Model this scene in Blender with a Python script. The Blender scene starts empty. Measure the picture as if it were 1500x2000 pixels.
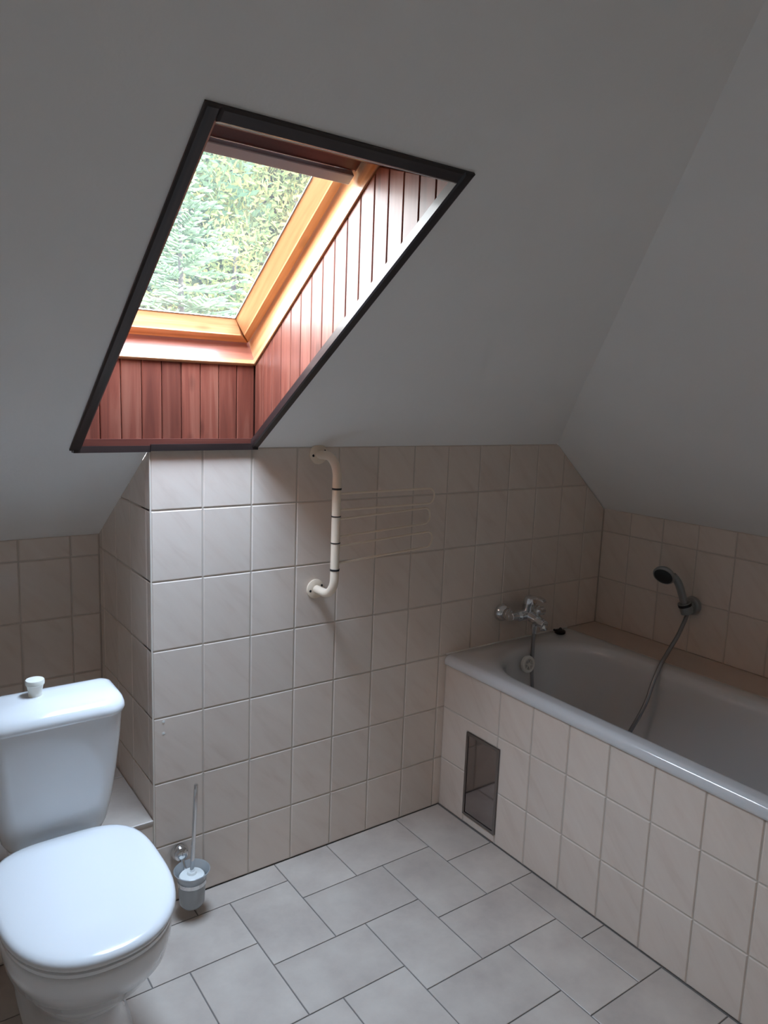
import bpy, math, random
from math import sin, cos, pi, sqrt, atan2
from mathutils import Vector, Matrix

random.seed(7)
SC = bpy.context.scene
COL = SC.collection
V = Vector

# ------------------------------------------------------------------ camera, world, sun, exposure
cam_data = bpy.data.cameras.new('camera')
cam_data.sensor_fit = 'VERTICAL'
cam_data.sensor_height = 24.0
cam_data.lens = 24.0 * 1447.15 / 2000.0
cam_data.clip_start = 0.01
cam_data.clip_end = 200
cam = bpy.data.objects.new('camera', cam_data)
COL.objects.link(cam)
_r = V((0.81591045, -0.5770081, 0.03676667)); _u = V((0.06039375, 0.14829629, 0.98709716)); _f = V((0.57501542, 0.80316241, -0.15584418))
M = Matrix((_r, _u, -_f)).transposed().to_4x4()
M.translation = V((-0.6371, -1.9782, 1.5239))
cam.matrix_world = M
SC.camera = cam

SC.view_settings.view_transform = 'Standard'
SC.view_settings.look = 'None'
SC.view_settings.gamma = 1.0
SC.view_settings.use_curve_mapping = False
SC.view_settings.exposure = 1.58
SC.cycles.max_bounces = 24
SC.cycles.diffuse_bounces = 20
SC.cycles.glossy_bounces = 6
SC.cycles.transparent_max_bounces = 16
SC.cycles.caustics_reflective = False
SC.cycles.caustics_refractive = False
SC.cycles.sample_clamp_indirect = 20.0

world = bpy.data.worlds.new('world')
SC.world = world
world.use_nodes = True
_wn = world.node_tree.nodes; _wl = world.node_tree.links
_bg = _wn['Background']
_bg.inputs['Strength'].default_value = 9.0
# hazy sky: white at the horizon, brighter and bluer towards the zenith
_tc = _wn.new('ShaderNodeTexCoord'); _sx = _wn.new('ShaderNodeSeparateXYZ'); _rp = _wn.new('ShaderNodeValToRGB')
_wl.new(_tc.outputs['Generated'], _sx.inputs[0]); _wl.new(_sx.outputs['Z'], _rp.inputs[0]); _wl.new(_rp.outputs[0], _bg.inputs['Color'])
_e = _rp.color_ramp.elements
_e[0].position, _e[0].color = 0.0, (0.80, 0.80, 0.80, 1)
_e[1].position, _e[1].color = 1.0, (1.45, 1.86, 2.52, 1)
_x = _e.new(0.35); _x.color = (0.95, 1.00, 1.08, 1)

sun_data = bpy.data.lights.new('sun_offscreen', 'SUN')
sun_data.energy = 16.0
sun_data.color = (1.0, 0.90, 0.74)
sun_data.angle = math.radians(0.6)
sun = bpy.data.objects.new('sun_offscreen', sun_data)
COL.objects.link(sun)
sun.rotation_euler = V((2.6, -0.15, 1.35)).to_track_quat('Z', 'Y').to_euler()

# ------------------------------------------------------------------ helpers
def tag(o, label=None, cat=None, group=None, kind=None):
    if label: o['label'] = label
    if cat: o['category'] = cat
    if group: o['group'] = group
    if kind: o['kind'] = kind
    return o

def empty(name, loc=(0, 0, 0)):
    o = bpy.data.objects.new(name, None)
    o.empty_display_size = 0.05
    o.location = loc
    COL.objects.link(o)
    return o

def link(name, me, parent=None, mw=None):
    o = bpy.data.objects.new(name, me)
    COL.objects.link(o)
    if parent is not None:
        o.parent = parent
        if mw is None:
            o.location = -V(parent.location)      # mesh is given in room coordinates
        else:
            o.matrix_local = Matrix.Translation(-V(parent.location)) @ mw
    elif mw is not None:
        o.matrix_world = mw
    return o

def mesh(name, verts, faces, mat, smooth=False, auto=None):
    me = bpy.data.meshes.new(name)
    me.from_pydata([tuple(v) for v in verts], [], [tuple(f) for f in faces])
    me.update()
    if mat: me.materials.append(mat)
    if smooth:
        me.polygons.foreach_set('use_smooth', [True] * len(me.polygons))
        if auto:
            me.set_sharp_from_angle(angle=math.radians(auto))
    return me

def ob(name, vf, mat, parent=None, smooth=False, auto=None, mw=None, kind=None):
    o = link(name, mesh(name, vf[0], vf[1], mat, smooth, auto), parent, mw)
    if kind: o['kind'] = kind
    return o

def join(*parts):
    vs, fs = [], []
    for v, f in parts:
        n = len(vs)
        vs += list(v)
        fs += [tuple(i + n for i in q) for q in f]
    return vs, fs

def box(x0, x1, y0, y1, z0, z1):
    v = [(x, y, z) for z in (z0, z1) for x, y in ((x0, y0), (x1, y0), (x1, y1), (x0, y1))]
    return v, [(3, 2, 1, 0), (4, 5, 6, 7), (0, 1, 5, 4), (1, 2, 6, 5), (2, 3, 7, 6), (3, 0, 4, 7)]

def area2(p):
    return 0.5 * sum(p[i][0] * p[(i + 1) % len(p)][1] - p[(i + 1) % len(p)][0] * p[i][1] for i in range(len(p)))

def inset(p, d):
    n = len(p); out = []
    for i in range(n):
        a, b, c = V(p[i - 1]), V(p[i]), V(p[(i + 1) % n])
        e1 = (b - a).normalized(); e2 = (c - b).normalized()
        n1 = V((-e1.y, e1.x)); n2 = V((-e2.y, e2.x))
        k = 1 + n1.dot(n2)
        out.append(b + (n1 + n2) * (d / max(k, 0.2)))
    return out

def clip(p, a, b, c):
    """keep the part of polygon p with a*x + b*y <= c"""
    out = []
    for i in range(len(p)):
        P, Q = p[i], p[(i + 1) % len(p)]
        dp = a * P[0] + b * P[1] - c; dq = a * Q[0] + b * Q[1] - c
        if dp <= 0: out.append(P)
        if dp * dq < 0:
            t = dp / (dp - dq)
            out.append((P[0] + (Q[0] - P[0]) * t, P[1] + (Q[1] - P[1]) * t))
    return out

def slab(p, t, c):
    """chamfered piece: outline p (CCW), back at z=-t, face at z=0"""
    p = [V((q[0], q[1])) for q in p]
    if area2(p) < 0: p = p[::-1]
    q = inset(p, c); n = len(p)
    v = [(a.x, a.y, -t) for a in p] + [(a.x, a.y, -c * 0.7) for a in p] + [(a.x, a.y, 0) for a in q]
    f = [tuple(range(2 * n, 3 * n)), tuple(range(n - 1, -1, -1))]
    for i in range(n):
        j = (i + 1) % n
        f += [(i, j, n + j, n + i), (n + i, n + j, 2 * n + j, 2 * n + i)]
    return v, f

_cache = {}
def tile(parent, mat, org, ax, bx, poly, t=0.006, c=0.0026, name='tile'):
    """one tile: poly in the (a, b) coordinates of the wall plane through org"""
    ax, bx, org = V(ax), V(bx), V(org)
    a2 = abs(area2(poly))
    if a2 < 2e-4: return None
    xs = [p[0] for p in poly]; ys = [p[1] for p in poly]
    cx, cy = (min(xs) + max(xs)) / 2, (min(ys) + max(ys)) / 2
    loc = [(round(p[0] - cx, 4), round(p[1] - cy, 4)) for p in poly]
    key = (tuple(loc), mat.name, t, c)
    me = _cache.get(key)
    if me is None:
        v, f = slab(loc, t, c)
        me = _cache[key] = mesh(name, v, f, mat)
    nz = ax.cross(bx)
    m = Matrix((ax, bx, nz)).transposed().to_4x4()
    m.translation = org + ax * cx + bx * cy
    return link(name, me, parent, m)

def rect(x0, x1, y0, y1):
    return [(x0, y0), (x1, y0), (x1, y1), (x0, y1)]

def frames(path):
    out = []; t0 = None; nrm = None
    for i, p in enumerate(path):
        if i == 0: t = path[1] - p
        elif i == len(path) - 1: t = p - path[i - 1]
        else: t = (path[i + 1] - p).normalized() + (p - path[i - 1]).normalized()
        t = t.normalized()
        if nrm is None:
            nrm = t.orthogonal().normalized()
        else:
            nrm = (nrm - t * nrm.dot(t)).normalized()
        out.append((p, nrm.copy(), t.cross(nrm)))
    return out

def tube(path, r, seg=12, caps=True):
    path = [V(p) for p in path]
    rs = r if isinstance(r, (list, tuple)) else [r] * len(path)
    v, f = [], []
    for (p, a, b), rr in zip(frames(path), rs):
        for k in range(seg):
            an = 2 * pi * k / seg
            v.append(p + a * (cos(an) * rr) + b * (sin(an) * rr))
    for i in range(len(path) - 1):
        for k in range(seg):
            j = (k + 1) % seg
            f.append((i * seg + k, i * seg + j, (i + 1) * seg + j, (i + 1) * seg + k))
    if caps:
        f.append(tuple(range(seg - 1, -1, -1)))
        f.append(tuple(range((len(path) - 1) * seg, len(path) * seg)))
    return v, f

def bez(pts, n=8):
    """Catmull-Rom through points"""
    P = [V(p) for p in pts]
    P = [P[0] * 2 - P[1]] + P + [P[-1] * 2 - P[-2]]
    out = []
    for i in range(1, len(P) - 2):
        a, b, c, d = P[i - 1:i + 3]
        for k in range(n):
            t = k / n
            out.append(0.5 * ((2 * b) + (c - a) * t + (2 * a - 5 * b + 4 * c - d) * t * t + (3 * b - 3 * c + d - a) * t ** 3))
    out.append(P[-2])
    return out

def lathe(prof, org, axis=(0, 0, 1), seg=32, close=False):
    """prof: (radius, height) pairs along axis"""
    org, ax = V(org), V(axis).normalized()
    a = ax.orthogonal().normalized(); b = ax.cross(a)
    v, f = [], []
    for r, h in prof:
        for k in range(seg):
            an = 2 * pi * k / seg
            v.append(org + ax * h + a * (cos(an) * r) + b * (sin(an) * r))
    n = len(prof)
    for i in range(n - 1 + (1 if close else 0)):
        i2 = (i + 1) % n
        for k in range(seg):
            j = (k + 1) % seg
            f.append((i * seg + k, i * seg + j, i2 * seg + j, i2 * seg + k))
    if not close:
        if prof[0][0] > 1e-5: f.append(tuple(range(seg - 1, -1, -1)))
        if prof[-1][0] > 1e-5: f.append(tuple(range((n - 1) * seg, n * seg)))
    return v, f

def loft(rings, cap0=True, cap1=True):
    n = len(rings[0]); v, f = [], []
    for r in rings: v += [tuple(p) for p in r]
    for i in range(len(rings) - 1):
        for k in range(n):
            j = (k + 1) % n
            f.append((i * n + k, i * n + j, (i + 1) * n + j, (i + 1) * n + k))
    if cap0: f.append(tuple(range(n - 1, -1, -1)))
    if cap1: f.append(tuple(range((len(rings) - 1) * n, len(rings) * n)))
    return v, f

def rrect(x0, x1, y0, y1, r, z, n=10):
    """rounded rectangle ring; r one radius or (SE, NE, NW, SW) with y up"""
    rs = r if isinstance(r, (list, tuple)) else [r] * 4
    out = []
    for (cx, cy, sx, sy, a0), rr in zip(((x1, y0, -1, 1, -pi / 2), (x1, y1, -1, -1, 0), (x0, y1, 1, -1, pi / 2), (x0, y0, 1, 1, pi)), rs):
        for k in range(n + 1):
            a = a0 + (pi / 2) * k / n
            out.append((cx + sx * rr + cos(a) * rr, cy + sy * rr + sin(a) * rr, z))
    return out

def smooth_in(a, b, t):
    return a + (b - a) * t

# ------------------------------------------------------------------ materials
class NT:
    def __init__(s, name):
        s.m = bpy.data.materials.new(name); s.m.use_nodes = True
        s.t = s.m.node_tree; s.t.nodes.clear()
        s.out = s.t.nodes.new('ShaderNodeOutputMaterial')
    def n(s, typ, **kw):
        nd = s.t.nodes.new(typ)
        for k, v in kw.items():
            if k.startswith('_'): setattr(nd, k[1:], v)
            else:
                nd.inputs[k.replace('__', ' ')].default_value = v
        return nd
    def l(s, a, b): s.t.links.new(a, b)

def principled(name, col, rough=0.5, metal=0.0, coat=0.0, spec=0.5, trans=0.0, ior=1.45, coat_rough=0.05):
    k = NT(name)
    p = k.n('ShaderNodeBsdfPrincipled')
    p.inputs['Base Color'].default_value = (*col, 1)
    p.inputs['Roughness'].default_value = rough
    p.inputs['Metallic'].default_value = metal
    p.inputs['Coat Weight'].default_value = coat
    p.inputs['Coat Roughness'].default_value = coat_rough
    p.inputs['Specular IOR Level'].default_value = spec
    p.inputs['Transmission Weight'].default_value = trans
    p.inputs['IOR'].default_value = ior
    k.l(p.outputs[0], k.out.inputs['Surface'])
    k.p = p
    return k

def ramp(k, stops):
    r = k.n('ShaderNodeValToRGB')
    e = r.color_ramp.elements
    e[0].position, e[0].color = stops[0][0], (*stops[0][1], 1)
    e[1].position, e[1].color = stops[-1][0], (*stops[-1][1], 1)
    for pos, c in stops[1:-1]:
        x = e.new(pos); x.color = (*c, 1)
    return r

def coords(k, scale=(1, 1, 1), rot=(0, 0, 0), rnd=True):
    tc = k.n('ShaderNodeTexCoord'); oi = k.n('ShaderNodeObjectInfo')
    mp = k.n('ShaderNodeMapping')
    mp.inputs['Scale'].default_value = scale; mp.inputs['Rotation'].default_value = rot
    if rnd:
        ml = k.n('ShaderNodeMath', _operation='MULTIPLY'); ml.inputs[1].default_value = 37.0
        k.l(oi.outputs['Random'], ml.inputs[0])
        ad = k.n('ShaderNodeVectorMath', _operation='ADD')
        k.l(tc.outputs['Object'], ad.inputs[0]); k.l(ml.outputs[0], ad.inputs[1])
        k.l(ad.outputs[0], mp.inputs['Vector'])
    else:
        k.l(tc.outputs['Object'], mp.inputs['Vector'])
    return mp, oi

def bump(k, height, strength, dist):
    b = k.n('ShaderNodeBump'); b.inputs['Strength'].default_value = strength; b.inputs['Distance'].default_value = dist
    k.l(height, b.inputs['Height']); k.l(b.outputs[0], k.p.inputs['Normal'])
    return b

def mat_wall_tile():
    k = principled('glazed_beige_tile', (0.7, 0.64, 0.58), 0.22, coat=0.0)
    mp, oi = coords(k, (7, 26, 7), (0, 0, math.radians(48)))
    mp.vector_type = 'TEXTURE' if False else 'POINT'
    # rotate first, then stretch
    mp.inputs['Scale'].default_value = (1, 1, 1)
    st = k.n('ShaderNodeVectorMath', _operation='MULTIPLY'); st.inputs[1].default_value = (5, 24, 8)
    k.l(mp.outputs[0], st.inputs[0])
    no = k.n('ShaderNodeTexNoise'); no.inputs['Scale'].default_value = 1.0; no.inputs['Detail'].default_value = 4; no.inputs['Roughness'].default_value = 0.6; no.inputs['Distortion'].default_value = 0.4
    k.l(st.outputs[0], no.inputs['Vector'])
    r = ramp(k, [(0.25, (0.66, 0.555, 0.475)), (0.45, (0.71, 0.61, 0.53)), (0.75, (0.735, 0.645, 0.565))])
    k.l(no.outputs[0], r.inputs[0])
    mx = k.n('ShaderNodeMix', _data_type='RGBA', _blend_type='MULTIPLY'); mx.inputs[0].default_value = 1.0
    vr = k.n('ShaderNodeMapRange'); vr.inputs['To Min'].default_value = 0.965; vr.inputs['To Max'].default_value = 1.03
    k.l(oi.outputs['Random'], vr.inputs[0])
    k.l(r.outputs[0], mx.inputs[6]); k.l(vr.outputs[0], mx.inputs[7])
    k.l(mx.outputs[2], k.p.inputs['Base Color'])
    n2 = k.n('ShaderNodeTexNoise'); n2.inputs['Scale'].default_value = 14
    k.l(mp.outputs[0], n2.inputs['Vector'])
    bump(k, n2.outputs[0], 0.12, 0.002)
    return k.m

def mat_floor_tile():
    k = principled('floor_tile', (0.45, 0.4, 0.37), 0.36)
    mp, oi = coords(k)
    no = k.n('ShaderNodeTexNoise'); no.inputs['Scale'].default_value = 7; no.inputs['Detail'].default_value = 6; no.inputs['Roughness'].default_value = 0.62
    k.l(mp.outputs[0], no.inputs['Vector'])
    r = ramp(k, [(0.25, (0.405, 0.338, 0.292)), (0.5, (0.49, 0.418, 0.36)), (0.78, (0.575, 0.50, 0.43))])
    k.l(no.outputs[0], r.inputs[0])
    mx = k.n('ShaderNodeMix', _data_type='RGBA', _blend_type='MULTIPLY'); mx.inputs[0].default_value = 1.0
    vr = k.n('ShaderNodeMapRange'); vr.inputs['To Min'].default_value = 0.94; vr.inputs['To Max'].default_value = 1.05
    k.l(oi.outputs['Random'], vr.inputs[0])
    k.l(r.outputs[0], mx.inputs[6]); k.l(vr.outputs[0], mx.inputs[7])
    k.l(mx.outputs[2], k.p.inputs['Base Color'])
    n2 = k.n('ShaderNodeTexNoise'); n2.inputs['Scale'].default_value = 30; n2.inputs['Detail'].default_value = 4
    k.l(mp.outputs[0], n2.inputs['Vector'])
    bump(k, n2.outputs[0], 0.15, 0.002)
    return k.m

def mat_plaster():
    k = principled('white_plaster', (0.83, 0.815, 0.79), 0.85, spec=0.25)
    mp, oi = coords(k, rnd=False)
    no = k.n('ShaderNodeTexNoise'); no.inputs['Scale'].default_value = 2.2; no.inputs['Detail'].default_value = 4
    k.l(mp.outputs[0], no.inputs['Vector'])
    r = ramp(k, [(0.3, (0.81, 0.80, 0.775)), (0.7, (0.845, 0.835, 0.81))])
    k.l(no.outputs[0], r.inputs[0]); k.l(r.outputs[0], k.p.inputs['Base Color'])
    n2 = k.n('ShaderNodeTexNoise'); n2.inputs['Scale'].default_value = 70; n2.inputs['Detail'].default_value = 5
    k.l(mp.outputs[0], n2.inputs['Vector'])
    bump(k, n2.outputs[0], 0.12, 0.004)
    return k.m

def mat_wood(name, dark, mid, light, axis, rough=0.3, coat=0.25, sc=1.0):
    """grain runs along local axis 0/1/2"""
    k = principled(name, mid, rough, coat=coat, coat_rough=0.12)
    s = [34 * sc] * 3; s[axis] = 1.6 * sc
    mp, oi = coords(k, tuple(s))
    no = k.n('ShaderNodeTexNoise'); no.inputs['Scale'].default_value = 1.0; no.inputs['Detail'].default_value = 5; no.inputs['Roughness'].default_value = 0.55; no.inputs['Distortion'].default_value = 0.9
    k.l(mp.outputs[0], no.inputs['Vector'])
    r = ramp(k, [(0.28, dark), (0.5, mid), (0.74, light)])
    k.l(no.outputs[0], r.inputs[0])
    # knots
    s2 = [11.0] * 3; s2[axis] = 5.0
    mp2, _ = coords(k, tuple(s2))
    vo = k.n('ShaderNodeTexVoronoi'); vo.inputs['Scale'].default_value = 1.0
    k.l(mp2.outputs[0], vo.inputs['Vector'])
    kr = k.n('ShaderNodeMapRange'); kr.inputs['From Min'].default_value = 0.05; kr.inputs['From Max'].default_value = 0.16
    kr.inputs['To Min'].default_value = 0.45; kr.inputs['To Max'].default_value = 1.0
    k.l(vo.outputs['Distance'], kr.inputs[0])
    mx = k.n('ShaderNodeMix', _data_type='RGBA', _blend_type='MULTIPLY'); mx.inputs[0].default_value = 0.7
    k.l(r.outputs[0], mx.inputs[6]); k.l(kr.outputs[0], mx.inputs[7])
    vr = k.n('ShaderNodeMapRange'); vr.inputs['To Min'].default_value = 0.8; vr.inputs['To Max'].default_value = 1.2
    k.l(oi.outputs['Random'], vr.inputs[0])
    m2 = k.n('ShaderNodeMix', _data_type='RGBA', _blend_type='MULTIPLY'); m2.inputs[0].default_value = 1.0
    k.l(mx.outputs[2], m2.inputs[6]); k.l(vr.outputs[0], m2.inputs[7])
    k.l(m2.outputs[2], k.p.inputs['Base Color'])
    bump(k, no.outputs[0], 0.25, 0.001)
    return k.m

def mat_glass_pane():
    k = NT('window_glass')
    tr = k.n('ShaderNodeBsdfTransparent'); tr.inputs[0].default_value = (0.93, 0.96, 0.94, 1)
    gl = k.n('ShaderNodeBsdfGlossy'); gl.inputs['Roughness'].default_value = 0.02
    fr = k.n('ShaderNodeFresnel'); fr.inputs['IOR'].default_value = 1.5
    m1 = k.n('ShaderNodeMixShader')
    k.l(fr.outputs[0], m1.inputs[0]); k.l(tr.outputs[0], m1.inputs[1]); k.l(gl.outputs[0], m1.inputs[2])
    # thin film of dust on the pane
    tl = k.n('ShaderNodeBsdfTranslucent'); tl.inputs[0].default_value = (0.9, 0.92, 0.9, 1)
    mp, _ = coords(k, rnd=False)
    no = k.n('ShaderNodeTexNoise'); no.inputs['Scale'].default_value = 9; no.inputs['Detail'].default_value = 5
    k.l(mp.outputs[0], no.inputs['Vector'])
    vr = k.n('ShaderNodeMapRange'); vr.inputs['To Min'].default_value = 0.004; vr.inputs['To Max'].default_value = 0.010
    k.l(no.outputs[0], vr.inputs[0])
    m2 = k.n('ShaderNodeMixShader')
    k.l(vr.outputs[0], m2.inputs[0]); k.l(m1.outputs[0], m2.inputs[1]); k.l(tl.outputs[0], m2.inputs[2])
    k.l(m2.outputs[0], k.out.inputs['Surface'])
    return k.m

def mat_leaf(name, stops, trans=0.35):
    k = NT(name)
    oi = k.n('ShaderNodeTexCoord'); no = k.n('ShaderNodeTexNoise'); no.inputs['Scale'].default_value = 1.7; no.inputs['Detail'].default_value = 6; no.inputs['Roughness'].default_value = 0.75
    k.l(oi.outputs['Object'], no.inputs['Vector'])
    r = ramp(k, stops); k.l(no.outputs[0], r.inputs[0])
    d = k.n('ShaderNodeBsdfDiffuse'); t = k.n('ShaderNodeBsdfTranslucent'); m = k.n('ShaderNodeMixShader'); m.inputs[0].default_value = trans
    k.l(r.outputs[0], d.inputs[0]); k.l(r.outputs[0], t.inputs[0])
    k.l(d.outputs[0], m.inputs[1]); k.l(t.outputs[0], m.inputs[2]); k.l(m.outputs[0], k.out.inputs['Surface'])
    return k.m

def mat_hose():
    k = principled('ribbed_metal_hose', (0.36, 0.36, 0.37), 0.35, metal=1.0)
    return k.m

def mat_frosted():
    k = NT('frosted_glass')
    d1 = k.n('ShaderNodeBsdfTranslucent'); d1.inputs[0].default_value = (0.93, 0.96, 0.98, 1)
    d2 = k.n('ShaderNodeBsdfDiffuse'); d2.inputs[0].default_value = (0.9, 0.93, 0.95, 1)
    d = k.n('ShaderNodeMixShader'); d.inputs[0].default_value = 0.5
    k.l(d1.outputs[0], d.inputs[1]); k.l(d2.outputs[0], d.inputs[2])
    t = k.n('ShaderNodeBsdfTransparent'); t.inputs[0].default_value = (0.9, 0.94, 0.96, 1)
    g = k.n('ShaderNodeBsdfGlossy'); g.inputs['Roughness'].default_value = 0.25; g.inputs[0].default_value = (0.9, 0.9, 0.9, 1)
    m = k.n('ShaderNodeMixShader'); m.inputs[0].default_value = 0.45
    k.l(d.outputs[0], m.inputs[1]); k.l(t.outputs[0], m.inputs[2])
    f = k.n('ShaderNodeFresnel'); f.inputs[0].default_value = 1.5
    m2 = k.n('ShaderNodeMixShader'); k.l(f.outputs[0], m2.inputs[0]); k.l(m.outputs[0], m2.inputs[1]); k.l(g.outputs[0], m2.inputs[2])
    k.l(m2.outputs[0], k.out.inputs['Surface'])
    return k.m

TILE = mat_wall_tile()
FLOOR_TILE = mat_floor_tile()
PLASTER = mat_plaster()
GROUT = principled('wall_grout', (0.56, 0.495, 0.43), 0.8).m
FLOOR_GROUT = principled('floor_grout', (0.18, 0.16, 0.145), 0.9).m
PLANK_Z = mat_wood('stained_plank', (0.085, 0.022, 0.014), (0.15, 0.042, 0.026), (0.24, 0.085, 0.05), 2)
TRIM_X = mat_wood('dark_trim_wood_across', (0.012, 0.008, 0.008), (0.022, 0.013, 0.012), (0.05, 0.032, 0.03), 0, 0.38)
TRIM_Y = mat_wood('dark_trim_wood_along', (0.012, 0.008, 0.008), (0.022, 0.013, 0.012), (0.05, 0.032, 0.03), 1, 0.38)
BATTEN_X = mat_wood('stained_batten', (0.07, 0.02, 0.015), (0.12, 0.035, 0.025), (0.19, 0.07, 0.05), 0)
PINE_X = mat_wood('varnished_pine_across', (0.36, 0.16, 0.065), (0.52, 0.275, 0.125), (0.62, 0.38, 0.20), 0, 0.34, 0.2)
PINE_Y = mat_wood('varnished_pine_along', (0.36, 0.16, 0.065), (0.52, 0.275, 0.125), (0.62, 0.38, 0.20), 1, 0.34, 0.2)
RED_X = mat_wood('reddish_varnished_board', (0.20, 0.06, 0.035), (0.32, 0.11, 0.07), (0.42, 0.18, 0.11), 0, 0.36, 0.15)
BACKING = principled('stained_backing_board', (0.10, 0.03, 0.02), 0.7).m
PANE = mat_glass_pane()
ALU = principled('grey_aluminium', (0.5, 0.53, 0.54), 0.5).m
GASKET = principled('pale_gasket', (0.30, 0.33, 0.31), 0.5).m
CERAMIC = principled('white_ceramic', (0.74, 0.74, 0.74), 0.12, coat=0.6, coat_rough=0.03).m
SEAT_PLASTIC = principled('white_seat_plastic', (0.72, 0.72, 0.72), 0.16, coat=0.3, coat_rough=0.06).m
KNOB_PLASTIC = principled('cream_plastic', (0.80, 0.78, 0.70), 0.35).m
ENAMEL = principled('grey_enamel', (0.66, 0.665, 0.67), 0.16, coat=0.5, coat_rough=0.04).m
CHROME = principled('chrome', (0.72, 0.73, 0.74), 0.08, metal=1.0).m
STEEL = principled('polished_steel', (0.36, 0.325, 0.32), 0.07, metal=1.0).m
STEEL_FRAME = principled('brushed_steel', (0.30, 0.275, 0.265), 0.3, metal=1.0).m
BEIGE_TUBE = principled('beige_coated_tube', (0.80, 0.68, 0.54), 0.35).m
ARM_TUBE = principled('beige_coated_arm', (0.74, 0.64, 0.54), 0.4).m
BLACK = principled('black_rubber', (0.012, 0.012, 0.013), 0.45).m
GREY_PLASTIC = principled('grey_shower_plastic', (0.30, 0.315, 0.31), 0.28, metal=0.5).m
DARK_FACE = principled('dark_spray_face', (0.028, 0.033, 0.035), 0.5).m
WHITE_PLASTIC = principled('white_plastic', (0.80, 0.80, 0.76), 0.35).m
HOSE = mat_hose()
FROSTED = mat_frosted()
LEDGE_TILE = principled('brownish_ledge_glaze', (0.56, 0.44, 0.36), 0.35).m
SILICONE = principled('silicone_joint', (0.70, 0.68, 0.64), 0.5).m
EDGE_STRIP = principled('edge_strip', (0.74, 0.68, 0.60), 0.35).m

# ------------------------------------------------------------------ room dimensions (metres)
TW = 0.1501
ROWS = [0.0, 0.1897, 0.3897, 0.5897, 0.7897, 0.9897, 1.1897]
ZTOP = 1.36
XR = 1.92
ZR = 1.086
XV = 1.606               # where the two slopes meet on the back wall
XT = 1.083               # tiled bath front
SL = 0.64                # pitch of the ceiling
SN = 0.61                # pitch of the ceiling inside the niche
YN = 0.53
ZN = ZTOP - SN * YN
XL = -1.30
YF = -2.70
ZC = 2.45
G = 0.0026               # grout is recessed by this much
J = 0.0019               # half a joint

def joint(p, d=J):
    return [tuple(q) for q in inset([V(a) for a in (p if area2(p) > 0 else p[::-1])], d)]

# ---- floor
floor = ob('floor', box(XL - 0.1, XR + 0.1, YF - 0.1, YN + 0.1, -0.08, -G), FLOOR_GROUT, kind='structure')
tag(floor, 'greyish beige floor tiles laid in a staggered pattern with dark joints', 'floor')
GX, GY, FX0 = 0.0985, 0.0968, -0.0035
def floor_tile(i0, i1, j0, j1):
    p = rect(FX0 + i0 * GX, FX0 + i1 * GX, -j1 * GY, -j0 * GY)
    p = clip(p, 0, 1, -0.001)
    if p: p = clip(p, 1, 0, XT - 0.001)
    if p: p = clip(p, -1, 0, -XL)
    if p: p = clip(p, 0, -1, 2.75)
    if len(p) < 3 or abs(area2(p)) < 6e-4: return
    tile(floor, FLOOR_TILE, (0, 0, 0), (1, 0, 0), (0, 1, 0), joint(p, 0.0017), c=0.0012)
for m in range(-14, 16):
    for n in range(-14, 16):
        ox, oy = 4 - 2 * m + 3 * n, 2 + 2 * m + 3 * n
        if -16 < ox < 13 and -4 < oy < 29:
            floor_tile(ox, ox + 3, oy, oy + 2)
            floor_tile(ox - 2, ox, oy - 1, oy + 2)

# ---- back wall (tiled) with the sloping cut at its end
prof = [(G, 0), (XR + 0.05, 0), (XR + 0.05, ZR - 0.04), (XR, ZR), (XV, ZTOP), (G, ZTOP)]
n = len(prof)
wall_back = ob('wall_back', ([(x, G, z) for x, z in prof] + [(x, 0.08, z) for x, z in prof],
    [tuple(range(n)), tuple(range(2 * n - 1, n - 1, -1))] + [(i + n, (i + 1) % n + n, (i + 1) % n, i) for i in range(n)]), GROUT, kind='structure')
tag(wall_back, 'wall of glazed beige tiles behind the grab rail and bath tap', 'wall')
zs = ROWS + [ZTOP - 0.001]
for i in range(13):
    for k in range(len(zs) - 1):
        x0, x1 = i * TW + (0.0015 if i == 0 else 0), min((i + 1) * TW, XR)
        if x0 > XT + 0.03 and zs[k + 1] < 0.6: continue
        p = joint(rect(x0, x1, zs[k], zs[k + 1]))
        kk = (ZTOP - ZR) / (XR - XV)
        p = clip(p, kk, 1, ZTOP + kk * XV - 0.001)
        if len(p) < 3 or abs(area2(p)) < 3e-4: continue
        tile(wall_back, TILE, (0, 0, 0), (1, 0, 0), (0, 0, 1), p)

# ---- niche beside the toilet: side wall, rear wall, ledge
prof = [(0.0034, 0), (YN + 0.03, 0), (YN + 0.03, ZTOP + 0.006 - SN * (YN + 0.03)), (0.0034, ZTOP + 0.006 - SN * 0.0034)]
wall_niche_side = ob('wall_niche_side', ([(G, y, z) for y, z in prof] + [(0.075, y, z) for y, z in prof],
    [(0, 1, 2, 3), (7, 6, 5, 4), (4, 5, 1, 0), (5, 6, 2, 1), (6, 7, 3, 2), (7, 4, 0, 3)]), GROUT, kind='structure')
tag(wall_niche_side, 'narrow beige tiled return wall of the toilet niche', 'wall')
ys = [0.0015, 0.037, 0.185, 0.335, 0.485, YN]
for a in range(len(ys) - 1):
    for k in range(1, len(zs) - 1):
        p = joint(rect(-ys[a + 1], -ys[a], zs[k], zs[k + 1]))
        p = clip(p, -SN, 1, ZTOP + 0.002)
        if len(p) < 3 or abs(area2(p)) < 3e-4: continue
        # plane coordinate a = -y, so that a x b points to -x
        tile(wall_niche_side, TILE, (0, 0, 0), (0, -1, 0), (0, 0, 1), p)

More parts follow.
